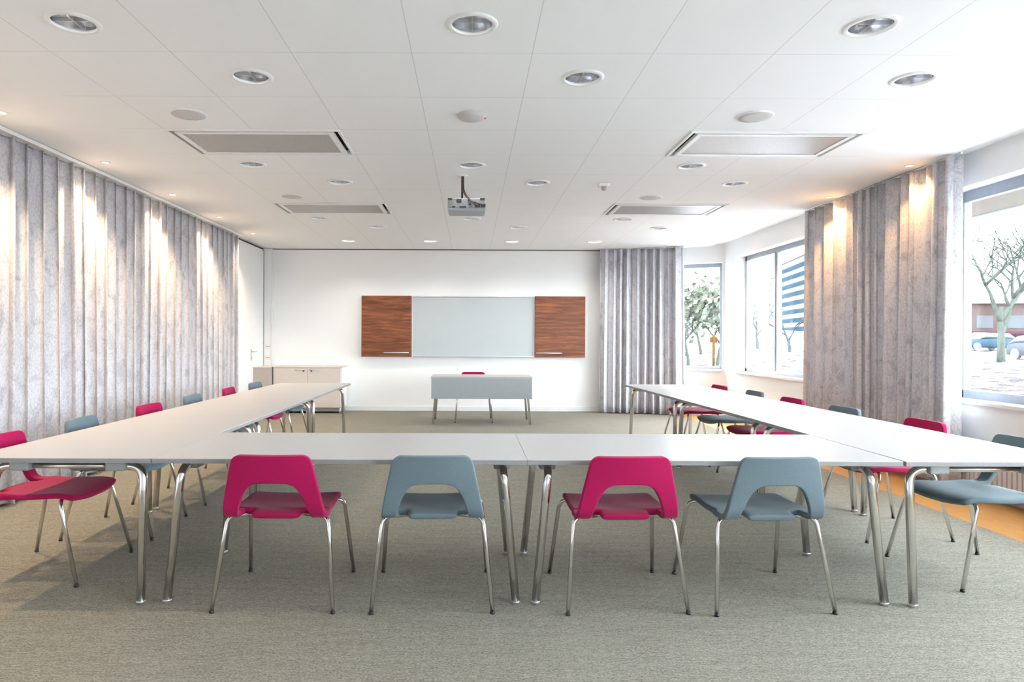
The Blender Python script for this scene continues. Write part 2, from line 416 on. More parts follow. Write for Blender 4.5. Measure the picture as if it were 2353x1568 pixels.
# ceiling: tile field with round recesses cut for the downlights and openings for the air panels
lights = [(-1.989, 3.39), (0, 3.39), (1.989, 3.39), (-1.326, 4.08), (0.663, 4.08), (2.652, 4.08),
          (-1.989, 6.15), (0, 6.15), (1.989, 6.15), (-1.326, 6.84), (0.663, 6.84), (2.652, 6.84),
          (-1.989, 8.91), (0, 8.91), (1.989, 8.91), (-1.326, 9.60), (0.663, 9.60), (2.652, 9.60),
          (-1.989, 10.98), (-0.663, 10.98), (0.663, 10.98), (1.989, 10.98),
          (-1.989, 0.63), (0, 0.63), (1.989, 0.63), (-1.326, 1.32), (0.663, 1.32), (2.652, 1.32), (-1.989,-1.44), (0,-1.44), (1.989,-1.44)]
vents = [(-1.6575, 5.46), (2.3205, 5.46), (-1.6575, 8.22), (2.3205, 8.22)]
XE = 4.04
xs = [XL] + [TX0+TX*k for k in range(-6, 6) if XL+0.02 < TX0+TX*k < XE-0.02] + [XE]
ysr = [Y_REAR] + [TY0+TY*k for k in range(-10, 13) if Y_REAR+0.02 < TY0+TY*k < Y_BACK-0.02] + [Y_BACK]
HR = 0.118
bm = bmesh.new()
for x0, x1 in zip(xs, xs[1:]):
    for y0, y1 in zip(ysr, ysr[1:]):
        cx, cy = (x0+x1)/2, (y0+y1)/2
        if any(abs(cx-vx) < TX*1.0 and abs(cy-vy) < TY*0.4 for vx, vy in vents): continue
        hit = [l for l in lights if abs(l[0]-cx) < 0.1 and abs(l[1]-cy) < 0.1]
        if hit:
            N = 32; ci, sq = [], []
            for k in range(N):
                a = 2*PI*(k+0.5)/N + 0
                dx, dy = math.cos(a), math.sin(a)
                ci.append(bm.verts.new((cx+HR*dx, cy+HR*dy, CEIL)))
                hw, hh = (x1-x0)/2, (y1-y0)/2
                s = min(hw/abs(dx) if abs(dx) > 1e-6 else 1e9, hh/abs(dy) if abs(dy) > 1e-6 else 1e9)
                sq.append(bm.verts.new((cx+s*dx, cy+s*dy, CEIL)))
            for k in range(N):
                k2 = (k+1) % N
                pa, pb = sq[k].co, sq[k2].co
                vsx = [ci[k], sq[k]]
                if abs(pa.x-pb.x) > 1e-5 and abs(pa.y-pb.y) > 1e-5:     # tile corner in between
                    vsx.append(bm.verts.new((x1 if max(pa.x, pb.x) > cx else x0, y1 if max(pa.y, pb.y) > cy else y0, CEIL)))
                vsx += [sq[k2], ci[k2]]
                bm.faces.new(vsx)
        else:
            bm.faces.new([bm.verts.new(p) for p in ((x0, y0, CEIL), (x0, y1, CEIL), (x1, y1, CEIL), (x1, y0, CEIL))])
for f in bm.faces:
    if f.normal.z > 0: f.normal_flip()
bm.normal_update()
for f in bm.faces:
    if f.normal.z > 0: f.normal_flip()
add_box(bm, (XL-0.2, Y_REAR-0.2, CEIL+0.16), (XR+0.3, Y_BACK+0.4, CEIL+0.24))       # slab above
add_box(bm, (XE, Y_REAR, CEIL), (XE+0.012, 11.6, CEIL+0.06))
add_box(bm, (XE, Y_REAR, CEIL+0.035), (XR+0.02, 12.05, CEIL+0.06))                  # raised curtain pocket
struct('ceiling', bm, M['ceiling'], recalc=False)
S('trim_3', (XL, 3.0, CEIL-0.035), (XL+0.17, 10.42, CEIL-0.004), M['trim'], 0.003)
S('trim_4', (XL, Y_BACK-0.012, CEIL-0.012), (3.0, Y_BACK-0.001, CEIL-0.001), M['void'])
S('trim_5', (XL+0.001, 10.42, CEIL-0.03), (XL+0.012, 11.92, CEIL-0.01), M['void'])
# curved ceiling edge cover over the bay curtain

# ------------------------------------------------------------------ chairs
def shell_mods(o, th, lv=2):
    s = o.modifiers.new('thickness', 'SOLIDIFY'); s.thickness = th; s.offset = 0
    s = o.modifiers.new('round', 'SUBSURF'); s.levels = lv; s.render_levels = lv
def seat_mesh():
    bm = bmesh.new()
    def zs(x, y):
        z = 0.452 + 0.006*(abs(x)/0.24)**2 - 0.010*math.exp(-((y+0.02)/0.12)**2)
        if y > 0.16: z -= 0.35*(y-0.16)**2 / 0.08
        return z
    xs_ = [-1, -0.93, -0.62, -0.50, -0.25, 0, 0.25, 0.50, 0.62, 0.93, 1]
    rows = [0.245, 0.235, 0.19, 0.11, 0.03, -0.05, -0.12, -0.155, -0.165]
    def hw(y):
        t = (y+0.20)/0.44
        w_ = 0.243 - 0.012*t
        if y > 0.24: w_ -= 0.022
        return w_
    V = {}
    for j, y in enumerate(rows):
        for i, u in enumerate(xs_):
            yy = y - (0.018*(abs(u)**3) if y > 0.15 else 0)
            x = u*hw(y); V[j, i] = bm.verts.new((x, yy, zs(x, yy)))
    for j in range(len(rows)-1):
        for i in range(len(xs_)-1):
            bm.faces.new((V[j, i], V[j, i+1], V[j+1, i+1], V[j+1, i]))
    last = len(rows)-1
    prev = {i: V[last, i] for i in range(3, 8)}
    for y, sc, dz in ((-0.20, 1.0, 0.0), (-0.232, 0.98, -0.004), (-0.242, 0.93, -0.008)):
        cur = {}
        for i in range(3, 8):
            x = xs_[i]*0.243*sc; cur[i] = bm.verts.new((x, y, 0.450+dz))
        for i in range(3, 7):
            bm.faces.new((prev[i], prev[i+1], cur[i+1], cur[i]))
        prev = cur
    for f in bm.faces: f.smooth = True
    return bm
def back_path(s):
    """s in metres along the shell from inside the seat, up the back -> (y, z)"""
    a, r = 0.135, 0.055
    tilt = math.radians(75)
    if s < a: return (-0.085 - s, 0.449)
    arc = r*tilt
    if s < a+arc:
        t = (s-a)/r
        return (-0.085-a - r*math.sin(t), 0.449 + r*(1-math.cos(t)))
    y0, z0 = -0.085-a - r*math.sin(tilt), 0.449 + r*(1-math.cos(tilt))
    d = s-a-arc
    return (y0 - d*math.cos(tilt)*(1 - 0.25*min(1, d/0.3)), z0 + d*math.sin(tilt))
def back_mesh():
    bm = bmesh.new()
    TOT = 0.475
    def outer(s):
        h = max(0.0, min(1.0, (s-0.15)/(TOT-0.15)))
        x = 0.246 - 0.063*h**1.15
        if s < 0.03: x -= 0.012
        e = TOT - s
        if e < 0.035: x -= 0.035 - math.sqrt(max(0, 0.035**2 - (0.035-e)**2))
        return x
    HOLE0, HOLE1 = 0.0, 0.335
    def inner(s):
        h = max(0.0, (s-0.17)/(HOLE1-0.17))
        b0 = 0.172 if s > 0.1 else 0.165
        x = b0 - 0.045*h
        x -= 0.052*(1 - math.sqrt(max(0.0, 1-h**3.2)))
        return x
    rows = [0.0, 0.012, 0.06, 0.11, 0.14, 0.165, 0.19, 0.225, 0.265, 0.295, 0.315, 0.328, 0.335]
    up = [0.345, 0.37, 0.40, 0.43, 0.45, 0.463, 0.471, 0.475]
    def P(x, s):
        y, z = back_path(s)
        k = max(0, (s-0.2)/0.27)
        y += 0.020*k*(1 - 0) * ((abs(x)/0.19)**2) * 1.0      # back wraps gently forward at the sides
        return (x, y, z)
    arm = {}
    for sg in (-1, 1):
        for j, s in enumerate(rows):
            o_, i_ = outer(s), inner(s)
            for k in range(5):
                t = (0, 0.10, 0.5, 0.90, 1)[k]
                arm[sg, j, k] = bm.verts.new(P(sg*(o_*(1-t)+i_*t), s))
        for j in range(len(rows)-1):
            for k in range(4):
                bm.faces.new((arm[sg, j, k], arm[sg, j, k+1], arm[sg, j+1, k+1], arm[sg, j+1, k]))
    # centre columns start at the top of the arch
    last = len(rows)-1
    cx = [0.5, 0, -0.5]
    xin = inner(rows[last])
    top = [arm[-1, last, k] for k in range(5)] + [bm.verts.new(P(-u*xin, rows[last]+0.0015)) for u in cx] + [arm[1, last, k] for k in range(4, -1, -1)]
    prev = top
    for s in up:
        o_ = outer(s); i_ = min(xin, o_*0.72)
        xr = [-(o_*(1-t)+i_*t) for t in (0, 0.10, 0.5, 0.90, 1)] + [-u*i_ for u in cx] + [(o_*(1-t)+i_*t) for t in (1, 0.90, 0.5, 0.10, 0)]
        cur = [bm.verts.new(P(x, s)) for x in xr]
        for k in range(len(cur)-1):
            bm.faces.new((prev[k], prev[k+1], cur[k+1], cur[k]))
        prev = cur
    for f in bm.faces: f.smooth = True
    return bm
LEGR = 0.0105
def chair_leg(sx, sy):
    bm = bmesh.new()
    if sy > 0: pts = [(sx*0.12, 0.135, 0.431), (sx*0.250, 0.175, 0.431), (sx*0.285, 0.285, 0.012)]
    else: pts = [(sx*0.12, -0.140, 0.431), (sx*0.243, -0.190, 0.431), (sx*0.285, -0.285, 0.012)]
    add_tube(bm, fillet(pts, 0.045, 8), LEGR, 12); return bm
def make_chair(kind, label):
    m = M[kind]
    t = thing('stacking_chair', label, 'chair')
    o = obj('seat', seat_mesh(), m, t); shell_mods(o, 0.030)
    o = obj('backrest', back_mesh(), m, t); shell_mods(o, 0.030)
    for sx in (-1, 1):
        for sy in (1, -1):
            l = obj('leg', chair_leg(sx, sy), M['chrome'], t)
            bm = bmesh.new(); add_lathe(bm, [(0, 0), (0.0115, 0), (0.0122, 0.005), (0.0115, 0.012), (0, 0.012)], (sx*0.285, (0.285 if sy > 0 else -0.285), 0), 12)
            obj('foot_cap', bm, M['black'], l)
    bm = bmesh.new()
    add_tube(bm, fillet([(-0.12, 0.135, 0.428), (-0.10, 0.0, 0.425), (-0.12, -0.140, 0.431)], 0.05), 0.008, 8)
    add_tube(bm, fillet([(0.12, 0.135, 0.428), (0.10, 0.0, 0.425), (0.12, -0.140, 0.431)], 0.05), 0.008, 8)
    add_tube(bm, [(-0.12, 0.135, 0.428), (0.12, 0.135, 0.428)], 0.0095, 8)
    add_tube(bm, [(-0.12, -0.140, 0.431), (0.12, -0.140, 0.431)], 0.0095, 8)
    obj('seat_frame', bm, M['chrome'], t)
    return t
protos = {}
def chair(kind, x, y, rz, label, group):
    if kind not in protos:
        c = make_chair(kind, label); c.location = (x, y, 0); c.rotation_euler = (0, 0, rz); c['group'] = group; protos[kind] = c
        return c
    return dup(protos[kind], (x, y, 0), rz, label, group)
R = math.radians
gF, gL, gR = 'chairs along the near side of the front tables', 'chairs along the curtain side of the left tables', 'chairs along the window side of the right tables'
chair('red', -0.928, 3.475, R(0), 'crimson chair seen from behind at the front tables, on the left', gF)
chair('grey', -0.185, 3.475, R(1.5), 'blue-grey chair seen from behind, just left of the centre leg pair', gF)
chair('red', 0.735, 3.475, R(2), 'crimson chair seen from behind, just right of the centre leg pair', gF)
chair('grey', 1.425, 3.475, R(3), 'blue-grey chair seen from behind at the front tables, on the right', gF)
LX = -2.32
for (k, y, dx, dr, lb) in (
    ('red', 3.80, 0, 0, 'crimson chair cut by the left photo edge, nearest on the curtain side'),
    ('grey', 4.60, 0.0, 2, 'blue-grey chair at left tables, between the two nearest crimson ones'),
    ('red', 5.52, 0.01, -2, 'crimson chair at left tables, between the two nearer blue-grey ones'),
    ('grey', 6.42, 0, 1, 'blue-grey chair at left tables, before the farthest crimson one'),
    ('red', 7.36, 0.01, 3, 'crimson chair farthest down the left tables'),
    ('grey', 8.20, 0.02, -3, 'blue-grey chair at far left table end, near the cabinet')):
    chair(k, LX+dx, y, R(-90+dr), lb, gL)
for (k, x, y, dr, lb) in (
    ('grey', 2.80, 3.80, 4, 'blue-grey chair cut by the right photo edge, beside the radiator'),
    ('red', 2.80, 4.63, 3, 'crimson chair nearest on the window side of the right tables'),
    ('grey', 2.74, 5.50, 6, 'blue-grey chair in front of the right curtain'),
    ('red', 2.70, 6.33, 4, 'crimson chair left of the right curtain, under the two-pane window'),
    ('grey', 2.70, 7.18, 2, 'small far blue-grey chair between two crimson ones on window side'),
    ('red', 2.64, 8.02, 5, 'farthest crimson chair on window side, under the bay corner')):
    chair(k, x, y, R(90+dr), lb, gR)
chair('red', 0.045, 10.66, R(181), 'crimson chair behind the presenter desk', 'presenter seat')

# ------------------------------------------------------------------ tables
TZ, TH, TL, TW = 0.714, 0.024, 1.7985, 0.90
def table_leg(sx, sy, L=TL, W=TW, rad=0.0205):
    ex, ey = L/2, W/2
    bm = bmesh.new()
    pts = [(sx*(ex-0.115), sy*(ey-0.235), TZ-TH-0.034), (sx*(ex-0.110), sy*(ey-0.085), TZ-TH-0.034), (sx*(ex-0.048), sy*(ey-0.068), 0.012)]
    add_tube(bm, fillet(pts, 0.105, 10), rad, 16); return bm
def make_table(label, L=TL, W=TW):
    t = thing('folding_table', label, 'table')
    bm = bmesh.new(); add_box(bm, (-L/2, -W/2, TZ-0.004), (L/2, W/2, TZ), 0.0012); obj('tabletop', bm, M['top'], t)
    bm = bmesh.new(); add_box(bm, (-L/2, -W/2, TZ-TH), (L/2, W/2, TZ-0.0042), 0.002); obj('edge_band', bm, M['edge'], t)['label'] = 'grey edge band'
    for sx in (-1, 1):
        bm = bmesh.new()
        x = sx*(L/2-0.115); add_tube(bm, [(x, -W/2+0.235, TZ-TH-0.034), (x, W/2-0.235, TZ-TH-0.034)], 0.014, 12)
        obj('crossbar', bm, M['chrome'], t)
        for sy in (-1, 1):
            l = obj('leg', table_leg(sx, sy, L, W), M['chrome'], t)
            bm = bmesh.new(); add_lathe(bm, [(0, 0), (0.020, 0), (0.0215, 0.004), (0.0215, 0.012), (0.0208, 0.016), (0, 0.016)], (sx*(L/2-0.048), sy*(W/2-0.068), 0), 16)
            obj('foot_cap', bm, M['steel'], l)
            bm = bmesh.new(); add_box(bm, (sx*(L/2-0.115)-0.040, sy*(W/2-0.215)-0.05, TZ-TH-0.054), (sx*(L/2-0.115)+0.040, sy*(W/2-0.215)+0.045, TZ-TH), 0.008)
            add_box(bm, (sx*(L/2-0.115)-0.055, sy*(W/2-0.20)-0.075, TZ-TH-0.008), (sx*(L/2-0.115)+0.055, sy*(W/2-0.20)+0.085, TZ-TH+0.0), 0.002)
            obj('bracket', bm, M['bracket'], t)
    return t
T0 = make_table('white folding table, left of the front middle pair')
gT = 'white tables joined in a horseshoe'
T0['group'] = gT; FY = 3.25; T0.location = (-0.627, FY+TW/2, 0)
dup(T0, (1.173, FY+TW/2+0.001, 0), 0, 'white folding table, right of the front middle pair', gT)
for i, lb in enumerate(('white folding table cut by the left photo edge', 'white folding table in the middle of the left row', 'white folding table at the far end of the left row, by the cabinet')):
    dup(T0, (-1.530-TW/2, FY+0.9+1.80*i, 0), R(90), lb, gT)
pc = Vector((2.086, FY, 0))
for a, lb in zip((R(0.6), R(1.7), R(1.9)), ('white folding table cut by the right photo edge', 'white folding table in the middle of the right row', 'white folding table at the far end of the right row, by the bay')):
    d = Vector((-math.sin(a), math.cos(a), 0)); n = Vector((math.cos(a), math.sin(a), 0)); c = pc + d*0.9 + n*TW/2
    dup(T0, (c.x, c.y, 0), R(90)+a, lb, gT); pc = pc + d*1.80

# presenter desk
t = thing('presenter_desk', 'small white desk with grey front panel before the wall board', 'desk', (0.165, 10.52, 0))
DL, DW = 1.52, 0.70
bm = bmesh.new(); add_box(bm, (-DL/2, -DW/2, TZ-0.024), (DL/2, DW/2, TZ+0.002), 0.003); obj('desktop', bm, M['top'], t)
bm = bmesh.new(); add_box(bm, (-DL/2+0.005, -DW/2-0.004, 0.385), (DL/2-0.005, -DW/2+0.012, 0.695), 0.003); obj('modesty_panel', bm, M['panelgrey'], t)['label'] = 'grey modesty panel'
for sx in (-1, 1):
    for sy in (-1, 1):
        bm = bmesh.new()
        add_tube(bm, fillet([(sx*(DL/2-0.13), sy*(DW/2-0.16), TZ-0.05), (sx*(DL/2-0.08), sy*(DW/2-0.07), TZ-0.05), (sx*(DL/2-0.03), sy*(DW/2-0.03), 0.0)], 0.07), 0.0165, 12)
        obj('leg', bm, M['chrome'], t)

# ------------------------------------------------------------------ wall board with walnut doors
YB = Y_BACK
t = thing('wall_board_cabinet', 'wide whiteboard flanked by two walnut doors on the far wall', 'whiteboard', (0.165, YB, 0.96))
bx = lambda x: x-0.165
W0, W1, B0, B1 = -1.925, 2.01, -1.045, 1.118
Hh = 1.075
boxobj('back_panel', (bx(W0)+0.004, -0.062, 0.006), (bx(W1)-0.004, -0.001, Hh-0.006), M['fixture'], t, 0.002)
boxobj('writing_surface', (bx(B0)+0.01, -0.070, 0.02), (bx(B1)-0.01, -0.0625, Hh-0.02), M['board'], t, 0.001)
bm = bmesh.new()
for lo, hi in (((bx(B0), -0.082, Hh-0.02), (bx(B1), -0.06, Hh)), ((bx(B0), -0.092, 0.0), (bx(B1), -0.06, 0.02)),
               ((bx(B0), -0.082, 0.02), (bx(B0)+0.012, -0.06, Hh-0.02)), ((bx(B1)-0.012, -0.082, 0.02), (bx(B1), -0.06, Hh-0.02))):
    add_box(bm, lo, hi, 0.002)
obj('board_frame', bm, M['alu'], t)
for (x0, x1, h0, h1) in ((W0, B0-0.006, -1.53, -1.09), (B1+0.006, W1, 1.14, 1.60)):
    d = boxobj('door', (bx(x0), -0.106, 0.0), (bx(x1), -0.084, Hh), M['walnut'], t, 0.002); d['label'] = 'walnut veneer door'
    bm = bmesh.new(); add_tube(bm, [(bx(h0), -0.128, 0.075), (bx(h1), -0.128, 0.075)], 0.010, 10)
    for hx in (h0+0.05, h1-0.05): add_tube(bm, [(bx(hx), -0.106, 0.075), (bx(hx), -0.128, 0.075)], 0.006, 8)
    obj('handle', bm, M['alu'], d)
for (x0, x1) in ((W0, B0-0.006), (B1+0.006, W1)):
    boxobj('door_box', (bx(x0)+0.006, -0.083, 0.006), (bx(x1)-0.006, -0.0625, Hh-0.006), M['fixture'], t, 0.002)

# ------------------------------------------------------------------ low cabinet in the far left corner
t = thing('low_cabinet', 'low pale birch cabinet on steel feet in the far left corner', 'cabinet', (-2.80, 11.78, 0))
cb = lambda x: x+2.80
CX0, CX1, CY0, CY1, CZ0, CZ1 = -3.36, -2.19, 11.56, 12.02, 0.10, 0.80
bm = bmesh.new(); CYl = lambda y: y-11.78
add_box(bm, (cb(CX0), CYl(CY0)+0.02, CZ0), (cb(CX1), CYl(CY1), CZ1-0.022), 0.002)
obj('body', bm, M['trim'], t)
boxobj('cabinet_top', (cb(CX0)-0.006, CYl(CY0)-0.006, CZ1-0.022), (cb(CX1)+0.006, CYl(CY1), CZ1), M['beige'], t, 0.003)
for (x0, x1, h0, h1, kx) in ((CX0, -2.78, -2.99, -2.81, -2.845), (-2.776, CX1-0.03, -2.745, -2.565, -2.71)):
    d = boxobj('door', (cb(x0), CYl(CY0)-0.001, CZ0), (cb(x1), CYl(CY0)+0.018, CZ1-0.026), M['beige'], t, 0.002)
    bm = bmesh.new(); add_tube(bm, [(cb(h0), CYl(CY0)-0.022, 0.742), (cb(h1), CYl(CY0)-0.022, 0.742)], 0.006, 8)
    for hx in (h0+0.02, h1-0.02): add_tube(bm, [(cb(hx), CYl(CY0), 0.742), (cb(hx), CYl(CY0)-0.022, 0.742)], 0.004, 8)
    obj('handle', bm, M['steel'], d)
    bm = bmesh.new(); add_tube(bm, [(cb(kx), CYl(CY0), 0.722), (cb(kx), CYl(CY0)-0.018, 0.722)], 0.012, 12); obj('lock', bm, M['dark'], d)
bm = bmesh.new(); add_box(bm, (cb(CX0)+0.04, CYl(CY0)+0.05, 0.03), (cb(CX1)-0.04, CYl(CY1)-0.02, CZ0), 0.002); obj('plinth', bm, M['bracket'], t)
for x in (CX0+0.04, CX1-0.04):
    for y in (CY0+0.03, CY1-0.04):
        bm = bmesh.new(); add_tube(bm, [(cb(x), CYl(y), 0.0), (cb(x), CYl(y), CZ0)], 0.014, 12); obj('leg', bm, M['alu'], t)
t = thing('side_panel_box', 'narrow taupe box between the corner cabinet and left wall', 'cabinet', (-3.505, 11.6, 0))
boxobj('box_body', (-0.145, -0.25, 0.0), (0.125, 0.20, 0.785), M['taupe'], t, 0.003)
boxobj('box_lid', (-0.150, -0.256, 0.785), (0.130, 0.20, 0.80), M['beige'], t, 0.002)

# ------------------------------------------------------------------ door in the left wall and its hardware
d = bpy.data.objects.new('door_1', None); COL.objects.link(d); d['kind'] = 'structure'
boxobj('door_leaf', (XL+0.001, 10.46, 0.01), (XL+0.022, 11.90, CEIL-0.06), M['trim'], d, 0.003)
boxobj('door_edge', (XL+0.001, 11.90, 0.0), (XL+0.030, 11.925, CEIL-0.03), M['frame'], d, 0.002)
bm = bmesh.new(); add_box(bm, (XL+0.022, 11.22, 0.90), (XL+0.028, 11.27, 1.10), 0.002)
add_tube(bm, fillet([(XL+0.026, 11.245, 1.055), (XL+0.075, 11.245, 1.055), (XL+0.075, 11.36, 1.055)], 0.015), 0.009, 10)
add_tube(bm, [(XL+0.026, 11.245, 0.95), (XL+0.045, 11.245, 0.95)], 0.012, 12)
obj('door_handle', bm, M['steel'], d)
t = thing('cable_trunking', 'white vertical cable duct with sockets in the far left corner', 'cable duct', (-3.475, 11.925, 0.8))
boxobj('duct', (-0.012, -0.022, 0.005), (0.035, 0.004, 2.03), M['trim'], t, 0.003)
for z in (0.10, 0.30):
    so = boxobj('socket', (-0.135, -0.004, z), (-0.035, 0.004, z+0.085), M['fixture'], t, 0.002)
    bm = bmesh.new(); add_box(bm, (-0.125, -0.006, z+0.030), (-0.055, -0.0045, z+0.042)); obj('socket_slot', bm, M['bracket'], so)

# ------------------------------------------------------------------ ceiling fixtures
def make_downlight(label, lit):
    t = thing('recessed_downlight', label, 'ceiling light')
    bm = bmesh.new(); add_lathe(bm, [(0.108, 0.012), (0.100, -0.004), (0.104, -0.010), (0.122, -0.008), (0.130, -0.001), (0.130, 0.0)], (0, 0, 0), 40)
    obj('trim_ring', bm, M['fixture'], t)
    bm = bmesh.new(); add_lathe(bm, [(0.106, 0.008), (0.103, 0.035), (0.092, 0.070), (0.070, 0.100), (0.035, 0.115), (0, 0.118)], (0, 0, 0), 40)
    obj('reflector', bm, M['reflector'], t)
    bm = bmesh.new()
    add_box(bm, (-0.100, -0.0018, 0.006), (0.100, 0.0018, 0.028)); add_box(bm, (-0.0018, -0.100, 0.006), (0.0018, 0.100, 0.028))
    obj('cross_louvre', bm, M['alu'], t)
    bm = bmesh.new()
    add_tube(bm, fillet([(-0.055, -0.018, 0.060), (0.055, -0.018, 0.060), (0.055, 0.018, 0.060), (-0.055, 0.018, 0.060)], 0.015), 0.0085, 10)
    add_box(bm, (-0.075, -0.03, 0.045), (-0.055, 0.03, 0.075), 0.003)
    obj('lamp_tube', bm, EMN if lit else M['fixture'], t)
    return t
def add_spot(parent, loc, power, col, size=150, rad=0.03, blend=0.8, rot=(0, 0, 0)):
    l = bpy.data.lights.new('lamp_light', 'SPOT'); l.energy = power; l.color = col; l.spot_size = R(size); l.spot_blend = blend; l.shadow_soft_size = rad
    o = bpy.data.objects.new('lamp_light', l); COL.objects.link(o); o.parent = parent; o.location = loc; o.rotation_euler = rot; return o
pos_txt = {0: 'left', 1: 'centre', 2: 'right'}
DL_off = make_downlight('x', False); DL_on = make_downlight('x', True)
used = set()
rows = {3.39: 'nearest row of three, before the ceiling speakers', 4.08: 'second row of three from the camera',
        6.15: 'row just beyond the nearest ceiling air panels', 6.84: 'row at the projector, before the far air panels',
        8.91: 'row just beyond the far air panels', 9.60: 'last unlit row towards the board',
        0.63: 'row above the camera', 1.32: 'row just ahead of the camera', -1.44: 'row behind the camera'}
for (x, y) in lights:
    lit = y > 10
    if lit:
        nm = {-1.989: 'leftmost', -0.663: 'second from left', 0.663: 'second from right', 1.989: 'rightmost'}[x]
        lb = 'lit round recessed ceiling light, %s of the four nearest the board' % nm
    else:
        row = [l[0] for l in lights if l[1] == y]; side = ('leftmost', 'middle', 'rightmost')[sorted(row).index(x)]
        lb = 'round recessed ceiling light, %s in the %s' % (side, rows[y])
    src = DL_on if lit else DL_off
    if y < 2.0: continue
    if src not in used: used.add(src); o = src; o.location = (x, y, CEIL); o['label'] = lb
    else: o = dup(src, (x, y, CEIL), 0, lb)
    o['group'] = 'lit downlights near the board' if lit else 'recessed downlights in the ceiling grid'
for (x, y) in [l for l in lights if l[1] < 2.0]:
    o = dup(DL_off, (x, y, CEIL), 0, 'round recessed ceiling light out of view above the camera', 'downlights above and behind the camera')
for ob in [o for o in bpy.data.objects if o.name.startswith('recessed_downlight')]:
    x, y = ob.location.x, ob.location.y
    if y > 10: add_spot(ob, (0, 0, -0.015), FAR_W, (1.0, 0.95, 0.86), 140, 0.05)
    else: add_spot(ob, (0, 0, -0.015), DOWN_FILL_W, (1.0, 0.97, 0.93), 160, 0.08)  # added fill light, the fixtures themselves are unlit

def make_small_spot(label, lens):
    t = thing('small_ceiling_spot', label, 'spotlight')
    bm = bmesh.new(); add_lathe(bm, [(0.028, -0.002), (0.030, -0.008), (0.040, -0.006), (0.043, 0.0)], (0, 0, 0), 24); obj('trim_ring', bm, M['fixture'], t)
    bm = bmesh.new(); add_lathe(bm, [(0.0, -0.004), (0.029, -0.004), (0.029, -0.001), (0, -0.001)], (0, 0, 0), 24); obj('lens', bm, lens, t)
    return t
SW = make_small_spot('x', EMW); SO = make_small_spot('x', EMO)
near = ['out of frame above the nearest end of the left curtain', 'out of frame just before the left photo edge', 'cut by the left photo edge, nearest of the row',
        'second in the row above the left curtain', 'third in the row above the left curtain', 'fourth in the row, near the far end of the left curtain', 'last in the row, above the door']
for i, y in enumerate((2.0, 3.38, 4.75, 6.10, 7.47, 8.86, 10.24)):
    o = SW if i == 0 else copy_tree(SW); o.location = (-3.29, y, CEIL)
    o['label'] = 'small glowing ceiling spot ' + near[i]; o['group'] = 'small warm spots above the left curtain'
    add_spot(o, (0, 0, -0.015), WARM_L, (1.0, 0.73, 0.44), 110, 0.03, 0.7, (0, R(2), 0))
near = ['lighting the near part of the right curtain', 'lighting the far part of the right curtain', 'beside the two-pane window, hidden by the curtain', 'nearest the bay corner']
for i, y in enumerate((6.10, 7.47, 8.86, 10.24)):
    o = SO if i == 0 else copy_tree(SO); o.location = (3.93, y, CEIL)
    o['label'] = 'small orange-glowing ceiling spot ' + near[i]; o['group'] = 'small orange spots above the right windows'
    add_spot(o, (0, 0, -0.015), WARM_R, (1.0, 0.55, 0.22), 105, 0.03, 0.6, (0, R(-4), 0))

def make_vent(label):
    t = thing('ceiling_air_panel', label, 'air vent')
    a, b_ = TX, TY/2
    def ring(x0, y0, x1, y1, wd, z0, z1, bev=0.002):
        bm = bmesh.new()
        add_box(bm, (-x0, -y0, z0), (x0, -y0+wd, z1), bev); add_box(bm, (-x0, y0-wd, z0), (x0, y0, z1), bev)
        add_box(bm, (-x0, -y0+wd, z0), (-x0+wd, y0-wd, z1), bev); add_box(bm, (x0-wd, -y0+wd, z0), (x0, y0-wd, z1), bev)
        return bm
    obj('outer_frame', ring(a, b_, 0, 0, 0.022, -0.012, 0.03), M['fixture'], t)
    bm = bmesh.new(); add_box(bm, (-a+0.01, -b_+0.01, 0.065), (a-0.01, b_-0.01, 0.075)); obj('plenum', bm, M['void'], t)['label'] = 'dark air slot behind the panel'
    obj('inner_frame', ring(a-0.060, b_-0.045, 0, 0, 0.040, -0.016, 0.012), M['fixture'], t)
    bm = bmesh.new(); add_box(bm, (-a+0.100, -b_+0.085, -0.010), (a-0.100, b_-0.085, 0.006)); obj('perforated_plate', bm, M['perf'], t)['label'] = 'grey perforated metal plate'
    bm = bmesh.new()
    for sx in (-1, 1):
        for sy in (-1, 1): add_box(bm, (sx*(a-0.09)-0.012, sy*(b_-0.03)-0.022, 0.0), (sx*(a-0.09)+0.012, sy*(b_-0.03)+0.022, 0.065))
    obj('hanger', bm, M['bracket'], t)
    return t
V0 = make_vent('x')
for i, ((x, y), lb) in enumerate(zip(vents, ('large air panel in the ceiling, near left', 'large air panel in the ceiling, near right', 'large air panel in the ceiling, far left by the projector', 'large air panel in the ceiling, far right'))):
    if i == 0: V0.location = (x, y, CEIL); V0['label'] = lb; V0['group'] = 'ceiling air panels'
    else: dup(V0, (x, y, CEIL), 0, lb, 'ceiling air panels')

